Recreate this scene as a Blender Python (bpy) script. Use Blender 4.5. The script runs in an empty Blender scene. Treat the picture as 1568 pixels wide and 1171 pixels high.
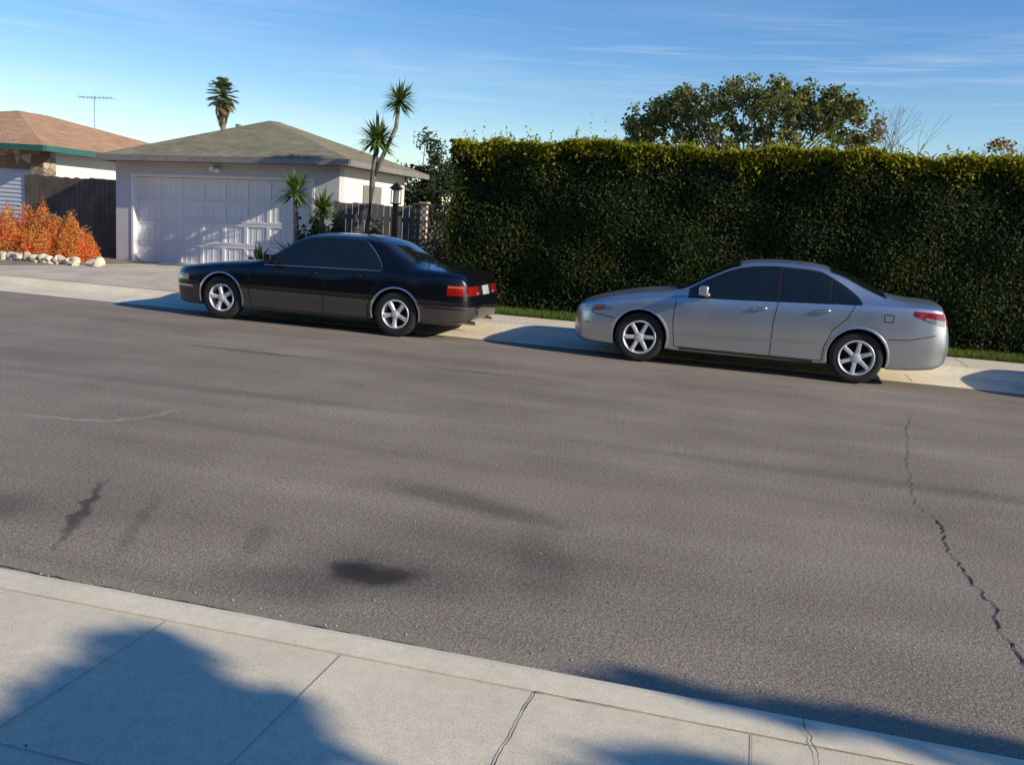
import bpy, math, random, bmesh
import numpy as np
from mathutils import Vector, Matrix, Euler
random.seed(7); rng=np.random.default_rng(7)
scn=bpy.context.scene
COL=bpy.context.collection
# ------------------------------------------------------------------ helpers
def link(o,parent=None):
    COL.objects.link(o)
    if parent is not None: o.parent=parent
    return o
def empty(name,loc=(0,0,0),rot=(0,0,0)):
    e=bpy.data.objects.new(name,None); e.location=loc; e.rotation_euler=rot; e.empty_display_size=.3
    return link(e)
def mesh(name,v,f,mat=None,parent=None,smooth=False,loc=None):
    m=bpy.data.meshes.new(name); m.from_pydata([tuple(map(float,p)) for p in v],[],[tuple(int(i) for i in q) for q in f]); m.update()
    o=bpy.data.objects.new(name,m); link(o,parent)
    if mat:
        for mm in (mat if isinstance(mat,(list,tuple)) else [mat]): m.materials.append(mm)
    if smooth: m.polygons.foreach_set('use_smooth',[True]*len(m.polygons))
    if loc: o.location=loc
    return o
class MB:
    def __init__(s): s.v=[];s.f=[]
    def add(s,v,f):
        n=len(s.v); s.v+= [tuple(p) for p in v]; s.f+=[tuple(i+n for i in q) for q in f]
    def box(s,x0,x1,y0,y1,z0,z1):
        s.add([(x0,y0,z0),(x1,y0,z0),(x1,y1,z0),(x0,y1,z0),(x0,y0,z1),(x1,y0,z1),(x1,y1,z1),(x0,y1,z1)],
              [(0,3,2,1),(4,5,6,7),(0,1,5,4),(1,2,6,5),(2,3,7,6),(3,0,4,7)])
    def tube(s,pts,rad,n=8):
        pts=[Vector(p) for p in pts]; k=len(pts); vs=[];fs=[]
        for i,p in enumerate(pts):
            d=(pts[min(i+1,k-1)]-pts[max(i-1,0)]).normalized()
            a=d.cross(Vector((0,0,1)))
            if a.length<.05: a=d.cross(Vector((1,0,0)))
            a.normalize(); b=d.cross(a)
            r=rad[i] if isinstance(rad,(list,tuple)) else rad
            for j in range(n):
                t=2*math.pi*j/n; vs.append(tuple(p+a*math.cos(t)*r+b*math.sin(t)*r))
        for i in range(k-1):
            for j in range(n):
                fs.append((i*n+j,i*n+(j+1)%n,(i+1)*n+(j+1)%n,(i+1)*n+j))
        fs.append(tuple(range(n))[::-1]); fs.append(tuple((k-1)*n+j for j in range(n)))
        s.add(vs,fs)
    def shear(s,k,x0):
        s.v=[(x,y,z+k*(x-x0)) for x,y,z in s.v]
    def obj(s,name,mat,parent=None,smooth=False,bevel=0):
        o=mesh(name,s.v,s.f,mat,parent,smooth)
        if bevel:
            b=o.modifiers.new('b','BEVEL'); b.width=bevel; b.segments=2; b.limit_method='ANGLE'
        return o
def bm_fix(o):
    b=bmesh.new(); b.from_mesh(o.data); bmesh.ops.recalc_face_normals(b,faces=b.faces); b.to_mesh(o.data); b.free()
# ------------------------------------------------------------------ materials
class NT:
    def __init__(s,name):
        s.m=bpy.data.materials.new(name); s.m.use_nodes=True; s.t=s.m.node_tree; s.t.nodes.clear()
        s.out=s.n('ShaderNodeOutputMaterial'); 
        g=s.n('ShaderNodeNewGeometry'); s.pos=g.outputs['Position']; s.geo=g
    def n(s,typ,**k):
        nd=s.t.nodes.new(typ)
        for a,b in k.items(): setattr(nd,a,b)
        return nd
    def l(s,a,b): s.t.links.new(a,b)
    def noise(s,scale,detail=4,rough=.6,vec=None,stretch=None,dist=0):
        nd=s.n('ShaderNodeTexNoise'); nd.inputs['Scale'].default_value=scale; nd.inputs['Detail'].default_value=detail; nd.inputs['Roughness'].default_value=rough; nd.inputs['Distortion'].default_value=dist
        v=vec or s.pos
        if stretch:
            mp=s.n('ShaderNodeMapping'); mp.inputs['Scale'].default_value=stretch; s.l(v,mp.inputs['Vector']); v=mp.outputs[0]
        s.l(v,nd.inputs['Vector']); return nd.outputs['Fac']
    def ramp(s,fac,stops):
        r=s.n('ShaderNodeValToRGB'); e=r.color_ramp.elements
        while len(e)<len(stops): e.new(.5)
        for i,(p,c) in enumerate(stops):
            e[i].position=p; e[i].color=(c if isinstance(c,tuple) else (c,c,c))[:3]+(1,)
        s.l(fac,r.inputs[0]); return r.outputs[0]
    def mix(s,a,b,fac,mode='MIX'):
        m=s.n('ShaderNodeMix',data_type='RGBA',blend_type=mode)
        for sock,val in ((m.inputs[0],fac),(m.inputs[6],a),(m.inputs[7],b)):
            if hasattr(val,'is_linked') or hasattr(val,'links'): s.l(val,sock)
            elif isinstance(val,(int,float)): sock.default_value= val if sock==m.inputs[0] else (val,val,val,1)
            else: sock.default_value=tuple(val)[:3]+(1,)
        return m.outputs[2]
    def math(s,op,a,b=0):
        m=s.n('ShaderNodeMath',operation=op)
        for i,val in enumerate((a,b)):
            if isinstance(val,(int,float)): m.inputs[i].default_value=val
            else: s.l(val,m.inputs[i])
        return m.outputs[0]
    def bsdf(s,color,rough=.6,metal=0,spec=.5,coat=0,bump=None,bstr=.3,bdist=.01,trans=0,coatr=.03):
        b=s.n('ShaderNodeBsdfPrincipled')
        if isinstance(color,tuple): b.inputs['Base Color'].default_value=color[:3]+(1,)
        else: s.l(color,b.inputs['Base Color'])
        if isinstance(rough,(int,float)): b.inputs['Roughness'].default_value=rough
        else: s.l(rough,b.inputs['Roughness'])
        b.inputs['Metallic'].default_value=metal; b.inputs['Specular IOR Level'].default_value=spec
        b.inputs['Coat Weight'].default_value=coat; b.inputs['Coat Roughness'].default_value=coatr
        b.inputs['Transmission Weight'].default_value=trans
        if bump is not None:
            bp=s.n('ShaderNodeBump'); bp.inputs['Strength'].default_value=bstr; bp.inputs['Distance'].default_value=bdist
            s.l(bump,bp.inputs['Height']); s.l(bp.outputs[0],b.inputs['Normal'])
        s.l(b.outputs[0],s.out.inputs[0]); s.b=b; return s.m
def simple(name,c,rough=.6,metal=0,coat=0,var=.15,scale=6,bump=0,spec=.5):
    t=NT(name); f=t.noise(scale)
    lo=tuple(x*(1-var) for x in c); hi=tuple(min(1,x*(1+var)) for x in c)
    col=t.ramp(f,[(.3,lo),(.7,hi)])
    if bump: 
        return t.bsdf(col,rough,metal,spec,coat,bump=t.noise(scale*12),bstr=bump)
    return t.bsdf(col,rough,metal,spec,coat)
def leafmat(name,stops,trans=.35,scale=1.2,rough=.6):
    t=NT(name)
    f=t.noise(scale,3); r=t.geo.outputs['Random Per Island']
    k=t.math('ADD',t.math('MULTIPLY',f,.6),t.math('MULTIPLY',r,.45))
    col=t.ramp(k,stops)
    b=t.n('ShaderNodeBsdfPrincipled'); t.l(col,b.inputs['Base Color']); b.inputs['Roughness'].default_value=rough; b.inputs['Specular IOR Level'].default_value=.2
    tr=t.n('ShaderNodeBsdfTranslucent'); t.l(t.mix(col,(1.0,.95,.35),1,'MULTIPLY'),tr.inputs['Color'])
    mx=t.n('ShaderNodeMixShader'); mx.inputs[0].default_value=trans
    t.l(b.outputs[0],mx.inputs[1]); t.l(tr.outputs[0],mx.inputs[2]); t.l(mx.outputs[0],t.out.inputs[0])
    return t.m
def asphalt():
    t=NT('asphalt'); 
    streak=t.noise(1.0,4,.6,stretch=(.22,1.8,1)); big=t.noise(.5,3,.6); fine=t.noise(100,2,.85); fine2=t.noise(34,3,.85)
    col=t.ramp(streak,[(.3,(.235,.190,.142)),(.7,(.305,.250,.192))])
    col=t.mix(col,t.ramp(big,[(.35,.84),(.65,1.12)]),1,'MULTIPLY')
    col=t.mix(col,t.ramp(fine,[(.34,.42),(.5,1.0),(.66,1.75)]),1,'MULTIPLY')
    col=t.mix(col,t.ramp(fine2,[(.35,.76),(.65,1.22)]),1,'MULTIPLY')
    nv=t.n('ShaderNodeTexNoise'); nv.inputs['Scale'].default_value=7; nv.inputs['Detail'].default_value=5; t.l(t.pos,nv.inputs['Vector'])
    sub=t.n('ShaderNodeVectorMath',operation='SUBTRACT'); t.l(nv.outputs['Color'],sub.inputs[0]); sub.inputs[1].default_value=(.5,.5,.5)
    sc=t.n('ShaderNodeVectorMath',operation='SCALE'); t.l(sub.outputs[0],sc.inputs[0]); sc.inputs['Scale'].default_value=.16
    ad=t.n('ShaderNodeVectorMath',operation='ADD'); t.l(t.pos,ad.inputs[0]); t.l(sc.outputs[0],ad.inputs[1])
    def stain_and_tone(col,cx,cy,rx,ry,ang,amt,c=(.032,.028,.024),soft=.6):
        mp=t.n('ShaderNodeMapping',vector_type='TEXTURE'); mp.inputs['Location'].default_value=(cx,cy,0); mp.inputs['Rotation'].default_value=(0,0,math.radians(ang)); mp.inputs['Scale'].default_value=(rx,ry,50)
        t.l(ad.outputs[0],mp.inputs['Vector'])
        g=t.n('ShaderNodeTexGradient',gradient_type='SPHERICAL'); t.l(mp.outputs[0],g.inputs[0])
        f=t.ramp(g.outputs['Fac'],[(0.0,0.0),(soft,amt)])
        return t.mix(col,c,f)
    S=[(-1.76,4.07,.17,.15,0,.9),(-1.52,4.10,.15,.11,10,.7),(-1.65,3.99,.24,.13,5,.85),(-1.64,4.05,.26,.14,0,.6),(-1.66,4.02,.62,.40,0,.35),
       (-1.66,5.4,.8,.22,-18,.42),(-1.15,5.25,.5,.15,-10,.25),(-.9,4.5,.22,.7,20,.22),(-2.0,3.75,.5,.25,0,.35),(-1.2,4.4,1.1,.6,0,.15),
       (-3.5,4.25,.045,.75,27,.7),(-3.1,4.2,.06,.6,24,.28),(-3.95,4.05,.3,.4,20,.35),(-2.4,4.2,.09,.45,18,.22),
       (-5.8,9.9,1.2,.10,0,.5),(-3.0,10.2,1.0,.08,2,.35),(-3.0,6.3,2.6,.15,-3,.2),(-5,7.6,3,.2,2,.25),(1,7.3,3,.18,-2,.2),
       (-6.3,13.0,2.6,.7,0,.45),(0,13.0,2.6,.6,0,.4)]  # darker ellipses beneath the two parked cars
    for s_ in S: col=stain_and_tone(col,*s_)
    for cx,cy,a in ((-5.25,5.97,6),(-5.0,6.0,10),(-4.8,6.1,35),(-4.66,6.3,60),(-4.6,6.55,80)): col=stain_and_tone(col,cx,cy,.22,.04,a,.38,(.46,.41,.34),.4)
    col=stain_and_tone(col,-1.0,5.9,4.5,.8,-4,.18,(.40,.30,.20),.9)
    col=stain_and_tone(col,1.5,5.0,2.5,.9,-4,.15,(.34,.30,.24),.9)
    col=stain_and_tone(col,.5,3.4,9,.16,0,.4,(.34,.28,.20),.5)
    return t.bsdf(col,.85,spec=.3,bump=fine2,bstr=.6,bdist=.012)
def concrete(name,c=(.46,.425,.345),dark=.75):
    t=NT(name); big=t.noise(1.3,4,.6); mid=t.noise(14,3,.7); fine=t.noise(150,2,.8); spot=t.noise(5,5,.8)
    col=t.ramp(big,[(.3,tuple(x*dark for x in c)),(.7,tuple(x*1.06 for x in c))])
    col=t.mix(col,t.ramp(mid,[(.3,.90),(.7,1.05)]),1,'MULTIPLY'); col=t.mix(col,t.ramp(fine,[(.3,.74),(.5,1.0),(.7,1.10)]),1,'MULTIPLY')
    col=t.mix(col,t.ramp(spot,[(.27,(.62,.60,.56)),(.36,(1.0,1.0,1.0))]),1,'MULTIPLY')
    return t.bsdf(col,.85,spec=.3,bump=fine,bstr=.3,bdist=.004)
M_asph=asphalt(); M_conc=concrete('sidewalk_concrete',(.80,.69,.50),.88); M_curb=concrete('curb_concrete',(.88,.76,.55),.86); M_concg=concrete('old_concrete',(.72,.61,.45),.72)
M_crack=simple('crack_dark',(.02,.018,.016),.9)
M_joint=simple('joint',(.42,.36,.27),.9)
M_soil=simple('soil',(.28,.21,.14),.95,var=.35,scale=3,bump=.6)
# ------------------------------------------------------------------ camera
F=1416.0
P1=Vector((-5684,635,F)); P2=Vector((0,246,F))
Zc=P2.cross(P1)
if Zc.y<0: Zc=-Zc
bb=lambda v: Vector((v.x,v.y,-v.z)).normalized()
Xb,Zb=bb(-P1),bb(Zc); Yb=Zb.cross(Xb)
R=Matrix((Xb,Yb,Zb))
cam=bpy.data.cameras.new("camera"); co=bpy.data.objects.new("camera",cam); link(co)
co.matrix_world=Matrix.Translation((0,0,1.75))@R.to_4x4()
cam.sensor_width=36; cam.lens=36*F/1568; cam.clip_end=3000; cam.clip_start=.05
scn.camera=co
# ------------------------------------------------------------------ light
AZ=12; EL=25
world=bpy.data.worlds.new("World"); scn.world=world; world.use_nodes=True
wt=world.node_tree; wt.nodes.clear()
wo=wt.nodes.new('ShaderNodeOutputWorld'); bg=wt.nodes.new('ShaderNodeBackground'); sky=wt.nodes.new('ShaderNodeTexSky')
sky.sky_type='NISHITA'; sky.sun_disc=False; sky.sun_elevation=math.radians(EL)
sd=Vector((math.cos(math.radians(AZ))*math.cos(math.radians(EL)),-math.sin(math.radians(AZ))*math.cos(math.radians(EL)),math.sin(math.radians(EL))))
sky.sun_rotation=math.atan2(sd.x,sd.y); sky.air_density=1.0; sky.dust_density=.1; sky.ozone_density=2.2; sky.altitude=50
bg.inputs[1].default_value=.14
tc=wt.nodes.new('ShaderNodeTexCoord')
def wl(a,b): wt.links.new(a,b)
def wnoise(scale,detail,rot,scl,dist=0):
    mp=wt.nodes.new('ShaderNodeMapping'); mp.inputs['Scale'].default_value=scl; mp.inputs['Rotation'].default_value=rot; wl(tc.outputs['Generated'],mp.inputs[0])
    n=wt.nodes.new('ShaderNodeTexNoise'); n.inputs['Scale'].default_value=scale; n.inputs['Detail'].default_value=detail; n.inputs['Roughness'].default_value=.6; n.inputs['Distortion'].default_value=dist
    wl(mp.outputs[0],n.inputs['Vector']); return n.outputs['Fac']
def wramp(f,st):
    r=wt.nodes.new('ShaderNodeValToRGB'); e=r.color_ramp.elements
    while len(e)<len(st): e.new(.5)
    for i,(p,c) in enumerate(st): e[i].position=p; e[i].color=(c,c,c,1)
    wl(f,r.inputs[0]); return r.outputs[0]
def wmath(op,a,b):
    m=wt.nodes.new('ShaderNodeMath'); m.operation=op
    for i,v in enumerate((a,b)):
        if isinstance(v,(int,float)): m.inputs[i].default_value=v
        else: wl(v,m.inputs[i])
    return m.outputs[0]
sep=wt.nodes.new('ShaderNodeSeparateXYZ'); wl(tc.outputs['Generated'],sep.inputs[0])
n1=wnoise(1.4,6,(0,math.radians(3),0),(1.0,1.0,15),.3); n2=wnoise(2.4,3,(0,0,0),(1,1,4)); n3=wnoise(5,5,(0,math.radians(-2),0),(1,1,30),.2)
band=wramp(sep.outputs['Z'],[(.02,.5),(.08,1.0),(.17,.8),(.23,.08)])
cl=wmath('MULTIPLY',wmath('MULTIPLY',wramp(n1,[(.52,0),(.74,1)]),wramp(n2,[(.40,.1),(.64,1)])),band)
cl2=wmath('MULTIPLY',wmath('MULTIPLY',wramp(n3,[(.52,0),(.72,1)]),wramp(n2,[(.42,.1),(.6,1)])),band)
clf=wmath('MULTIPLY',wmath('ADD',cl,wmath('MULTIPLY',cl2,.6)),.55)
hs=wt.nodes.new('ShaderNodeHueSaturation'); hs.inputs['Saturation'].default_value=1.38; hs.inputs['Value'].default_value=1.07; hs.inputs['Hue'].default_value=.512; wl(sky.outputs[0],hs.inputs['Color'])
mx=wt.nodes.new('ShaderNodeMix'); mx.data_type='RGBA'; wl(clf,mx.inputs[0]); wl(hs.outputs[0],mx.inputs[6]); mx.inputs[7].default_value=(6.3,6.5,6.8,1)
wl(mx.outputs[2],bg.inputs[0]); wl(bg.outputs[0],wo.inputs[0])
sun=bpy.data.lights.new('sun','SUN'); sun.energy=5.0; sun.angle=math.radians(.6); sun.color=(1,.90,.73)
so=bpy.data.objects.new('sun',sun); link(so); so.rotation_euler=sd.to_track_quat('Z','Y').to_euler(); so.location=(30,-5,20)
scn.view_settings.view_transform='Standard'; scn.view_settings.look='None'; scn.view_settings.exposure=0
# ------------------------------------------------------------------ ground / road
def sheet(name,x0,x1,y0,y1,z,mat): return mesh(name,[(x0,y0,z),(x1,y0,z),(x1,y1,z),(x0,y1,z)],[(0,1,2,3)],mat)
sheet('ground',-700,700,-700,700,-.02,M_soil)
sheet('road',-200,200,3.28,13.16,0,M_asph)
def strip_profile(name,prof,mat,x0=-200,x1=200,parent=None,bev=False):
    v=[];f=[]
    for y,z in prof: v+=[(x0,y,z),(x1,y,z)]
    for i in range(len(prof)-1): f.append((2*i,2*i+1,2*i+3,2*i+2))
    return mesh(name,v,f,mat,parent,smooth=False)
strip_profile('kerb',[(3.33,-.01),(3.30,.008),(3.24,.04),(3.19,.095),(3.15,.125),(3.10,.137),(2.955,.142),(2.952,.125)],M_curb)
strip_profile('sidewalk',[(2.948,.12),(2.944,.14),(1.2,.15),(1.2,-.02)],M_conc)
strip_profile('kerb',[(13.12,-.01),(13.14,.006),(13.9,.012),(14.12,.03),(14.2,.10),(14.26,.13),(14.34,.14)],M_curb)
strip_profile('sidewalk',[(14.35,.13),(14.354,.142),(15.42,.155),(15.44,.10)],M_conc)
strip_profile('yard',[(15.43,.14),(16.0,.17),(19,.2),(60,.2)],M_soil,-120,120)
strip_profile('yard',[(-40,.14),(1.2,.14)],M_soil,-120,120)
def ribbon2(pts,w,z,lst):
    Pp=[Vector((a,b)) for a,b in pts]
    vs=[]
    for i,p in enumerate(Pp):
        d=(Pp[min(i+1,len(Pp)-1)]-Pp[max(0,i-1)]).normalized(); q=Vector((-d.y,d.x))
        ww=w[i] if isinstance(w,list) else w
        vs+=[(p.x+q.x*ww,p.y+q.y*ww,z(p.x,p.y) if callable(z) else z),(p.x-q.x*ww,p.y-q.y*ww,z(p.x,p.y) if callable(z) else z)]
    lst.add(vs,[(2*i,2*i+1,2*i+3,2*i+2) for i in range(len(Pp)-1)])
def wob(pts,step,amp):
    out=[]
    for (x0,y0),(x1,y1) in zip(pts[:-1],pts[1:]):
        L=math.hypot(x1-x0,y1-y0); n=max(1,int(L/step))
        for i in range(n):
            t=i/n; out.append((x0+(x1-x0)*t+random.uniform(-amp,amp),y0+(y1-y0)*t+random.uniform(-amp,amp)))
    out.append(pts[-1]); return out
zw=lambda x,y: .1435+(2.944-y)*.01/1.744
jl=MB()
for i in range(-14,9):
    x=-.58+i*.735
    if i==0: continue
    ribbon2([(x,2.94),(x,2.2),(x,1.3)],.0018,zw,jl)
ribbon2([(-40,2.05),(0,2.05),(40,2.05)],.0018,zw,jl)
jl.obj('sidewalk_joints',M_joint)
jl=MB()
wp=wob([(-.58,2.95),(-.595,2.48),(-.58,1.5)],.03,.0035); ribbon2(wp,[.001+.0016*random.random() for _ in wp],lambda x,y: zw(x,y)+.002,jl)
wp=wob([(.32,3.12),(.36,2.9),(.33,2.5)],.03,.008); ribbon2(wp,[.0007+.0012*random.random() for _ in wp],.147,jl)
wp=wob([(-.58,2.95),(0,2.944),(1.5,2.946)],.05,.003); ribbon2(wp,[.0005+.0014*random.random() for _ in wp],.1445,jl)
jl.obj('sidewalk_cracks',M_crack)
jf=MB()
for i in range(-40,40):
    x=i*1.4+.3
    ribbon2([(x,14.36),(x,15.0),(x,15.40)],.006,lambda x,y:.1445+(y-14.354)*.012,jf)
    ribbon2([(x+.5,13.2),(x+.5,13.5),(x+.5,13.88)],.005,lambda x,y:.0105+(y-13.14)*.008,jf)
jf.obj('sidewalk_joints',M_joint)
ck=MB()
pts=[(1.80,10.6),(1.66,9.91),(1.39,8.06),(1.26,6.8),(1.35,6.38),(1.29,5.81),(1.32,5.27),(1.35,4.87),(1.31,4.65),(1.33,4.30),(1.30,3.9),(1.27,3.4)]
wp=wob(pts,.045,.016); ribbon2(wp,[ (.0012+.005*random.random())*(1.0 if p[1]<6.4 else .45) for p in wp],.004,ck)
wp=wob([(-3.3,3.40),(0,3.37),(3,3.39)],.06,.012); ribbon2(wp,[.001+.003*random.random() for _ in wp],.004,ck)
ck.obj('road_crack',M_crack)
gm=MB()
for _ in range(260):
    x=random.uniform(-4,2.5); y=3.34+abs(random.gauss(0,.10)) if random.random()<.5 else random.uniform(3.4,9); r=random.uniform(.002,.006)
    gm.add([(x-r,y,0.003),(x,y-r,.003),(x+r,y,.003),(x,y+r,.003),(x,y,.003+r)],[(0,1,4),(1,2,4),(2,3,4),(3,0,4)])
gm.obj('road_grit',simple('grit',(.45,.42,.36),.9,var=.4,scale=30))
lm=MB()
for _ in range(40):
    x=random.uniform(-4,2.5); y=random.choice([random.uniform(3.33,3.45),random.uniform(1.6,2.9),random.uniform(3.4,6)]); z=.006 if y>3.3 else .149+.004
    r=random.uniform(.006,.014); a=random.uniform(0,6.28); c,s=math.cos(a)*r,math.sin(a)*r
    lm.add([(x-c,y-s,z),(x+s*.4,y-c*.4,z+.003),(x+c,y+s,z+.001),(x-s*.4,y+c*.4,z+.004)],[(0,1,2,3)])
lm.obj('fallen_leaves',simple('fallen_leaf',(.16,.09,.04),.8,var=.5,scale=20))
# ------------------------------------------------------------------ CAR BUILDER
def pchip(xs,ys):
    xs=np.array(xs,float); ys=np.array(ys,float); h=np.diff(xs); d=np.diff(ys)/h; n=len(xs); m=np.zeros(n)
    for i in range(1,n-1):
        if d[i-1]*d[i]>0:
            w1=2*h[i]+h[i-1]; w2=h[i]+2*h[i-1]; m[i]=(w1+w2)/(w1/d[i-1]+w2/d[i])
    m[0]=d[0]; m[-1]=d[-1]
    def ev(x):
        x=np.clip(x,xs[0],xs[-1]); i=np.clip(np.searchsorted(xs,x)-1,0,n-2); t=(x-xs[i])/h[i]
        t2=t*t;t3=t2*t
        return (2*t3-3*t2+1)*ys[i]+(t3-2*t2+t)*h[i]*m[i]+(-2*t3+3*t2)*ys[i+1]+(t3-t2)*h[i]*m[i+1]
    return ev
def P(l): return pchip([a for a,b in l],[b for a,b in l])
M_glass=NT('car_glass').bsdf((.010,.014,.013),.03,0,.5,.6)
M_trimblk=simple('black_trim',(.012,.012,.013),.45,var=.1)
M_tire=simple('tyre_rubber',(.022,.022,.022),.8,var=.2,scale=20)
M_gap=simple('panel_gap',(.004,.004,.004),.9)
M_well=simple('wheel_well',(.006,.006,.006),.95)
M_chrome=NT('chrome').bsdf((.70,.70,.70),.18,1)
M_alloy=NT('alloy').bsdf((.72,.72,.72),.38,.35)
M_disc=simple('brake_dark',(.03,.03,.03),.5,.5)
M_red=NT('lamp_red').bsdf((.30,.008,.006),.12,0,.6,1)
M_clear=NT('lamp_clear').bsdf((.36,.36,.35),.08,.3,.6,1)
M_amber=NT('lamp_amber').bsdf((.50,.13,.02),.12,0,.6,1)
M_plate=simple('plate',(.40,.40,.42),.5)
def build_car(name,spec,loc,paint,paint2,spokes,rim_r,style):
    E=empty(name,loc)
    fw,fzb,fzc,fzbelt,fzr,fwr=[P(spec[k]) for k in ('w','zb','zc','belt','zr','wr')]
    L=spec['L']; N=56; tt=np.linspace(0,11,N); cache={}
    def sec(s):
        k=round(float(s),4)
        if k in cache: return cache[k]
        w=fw(s);zb=fzb(s);zc=fzc(s);ze=fzbelt(s);zr=fzr(s);wr=fwr(s)
        z4=spec['clad'] if spec.get('clad') else zb+.52*(ze-zb)
        tum=spec['tum']
        y=[0,w*.8,w-.045,w-.026,w,w-.010,w-tum, wr+(w-tum-wr)*.52+.012, wr, wr*.82, wr*.42,0]
        z=[zb,zb,zb+.03,zb+.4*(z4-zb),z4,z4+.55*(ze-z4),ze, ze+(zr-ze)*.5, zr, zr+(zc-zr)*.45, zr+(zc-zr)*.86, zc]
        yy=pchip(range(12),y)(tt); zz=pchip(range(12),z)(tt)
        cache[k]=(yy,zz); return cache[k]
    iA=10; iB=40
    def sideY(s,z):
        y,zz=sec(s); return float(np.interp(z,zz[iA:iB+1],y[iA:iB+1]))
    def topZ(s,yq):
        y,zz=sec(s); yq=abs(yq); return float(np.interp(yq,y[iB:][::-1],zz[iB:][::-1]))
    RA=spec['arch']; RW=spec['tyre']; ax=spec['axles']; HW=.50
    fixed=[0,.008,.02,.04,.07,.1,.14,.18]+[L-a for a in (0,.008,.02,.04,.07,.1,.14,.18)]+[a+d for a in ax for d in (-HW,HW)]
    st=list(fixed)
    for q in np.arange(.22,L-.2,.045):
        if min(abs(q-p) for p in fixed)>.018: st.append(float(q))
    st=sorted(st)
    V=[];Fc=[];mi=[]
    loop=2*N-2
    for s in st:
        y,z=sec(s)
        V+=[(s,-y[i],z[i]) for i in range(N)]+[(s,y[i],z[i]) for i in range(N-2,0,-1)]
    TR=30
    for a in range(len(st)-1):
        xm=(st[a]+st[a+1])/2
        near=[x for x in ax if abs(xm-x)<HW]
        near2=[x for x in ax if abs(xm-x)<.40]
        for j in range(loop):
            jj=j if j<N-1 else loop-1-j
            if near and 10<=jj<TR: continue
            if near2 and 4<=jj<10: continue
            Fc.append((a*loop+j,(a+1)*loop+j,(a+1)*loop+(j+1)%loop,a*loop+(j+1)%loop))
            mi.append(1 if (paint2 and jj<20) else 0)
    Fc.append(tuple(range(loop))); mi.append(0); Fc.append(tuple((len(st)-1)*loop+j for j in range(loop))[::-1]); mi.append(0)
    well=MB()
    for x in ax:
        a0i=min(range(len(st)),key=lambda i:abs(st[i]-(x-HW))); a1i=min(range(len(st)),key=lambda i:abs(st[i]-(x+HW)))
        cz=RW+.012
        for sg in (-1,1):
            idx=lambda a,i: a*loop+(i if sg<0 else loop-i)
            bd=[idx(a0i,i) for i in range(10,TR)]+[idx(a,TR) for a in range(a0i,a1i)]+[idx(a1i,i) for i in range(TR,9,-1)]
            K=7; rings=[bd]
            Bx=[V[i][0] for i in bd]; Bz=[V[i][2] for i in bd]
            th=[math.atan2(z_-cz,x_-x) for x_,z_ in zip(Bx,Bz)]
            th=[t_ if t_>-math.pi/2 else t_+2*math.pi for t_ in th]
            zl=float(fzb(x-RA))+.03; zr_=float(fzb(x+RA))+.03
            tl=math.pi-math.asin((zl-cz)/RA); tr_=math.asin((zr_-cz)/RA)
            th2=[tr_+(t_-th[-1])*(tl-tr_)/(th[0]-th[-1]) for t_ in th]
            for k in range(1,K+1):
                f_=k/K; rr=[]
                for bx,bz,t_ in zip(Bx,Bz,th2):
                    px=x+RA*math.cos(t_); pz=cz+RA*math.sin(t_)
                    qx=bx+(px-bx)*f_; qz=bz+(pz-bz)*f_
                    rr.append(len(V)); V.append((qx,sg*sideY(qx,qz),qz))
                rings.append(rr)
            for k in range(K):
                for i in range(len(bd)-1):
                    q=(rings[k][i],rings[k][i+1],rings[k+1][i+1],rings[k+1][i])
                    zc4=sum(V[p][2] for p in q)/4; Fc.append(q)
                    mi.append(1 if (paint2 and zc4<spec['clad']) else 0)
            last=rings[-1]; n=len(last); vs=[]
            yi=float(fw(x))-.34
            for i in last: vs.append(V[i])
            for i in last: vs.append((V[i][0],sg*yi,V[i][2]))
            well.add(vs,[(i,i+1,n+i+1,n+i) for i in range(n-1)]+[tuple(range(n,2*n))])
    body=mesh('body',V,Fc,[paint,paint2 or paint],E,smooth=True)
    body.data.polygons.foreach_set('material_index',mi)
    bm_fix(body)
    well.obj('wheel_wells',M_well,E)
    fp=MB(); fp.box(.5,L-.5,-.55,.55,float(fzb(2.4))+.012,float(fzb(2.4))+.05); fp.obj('floor_pan',M_well,E)
    def grid(nm,fun,na,nb,mat,mirror=True,flip=False):
        m=MB()
        for sg in ((-1,1) if mirror else (-1,)):
            vs=[]; 
            for a in range(na+1):
                for b in range(nb+1):
                    p=fun(a/na,b/nb); vs.append((p[0],p[1]*(-sg) if mirror else p[1],p[2]))
            m.add(vs,[(a*(nb+1)+b,(a+1)*(nb+1)+b,(a+1)*(nb+1)+b+1,a*(nb+1)+b+1) for a in range(na) for b in range(nb)])
        return m.obj(nm,mat,E,smooth=True)
    def sidepatch(nm,s0,s1,bot,top,mat,off=.004,na=24,nb=8):
        def fn(a,b):
            s=s0+(s1-s0)*a; z0=bot(s);z1=max(top(s),z0+.001); z=z0+(z1-z0)*b
            return (s,-(sideY(s,z)+off),z)
        return grid(nm,fn,na,nb,mat)
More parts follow.
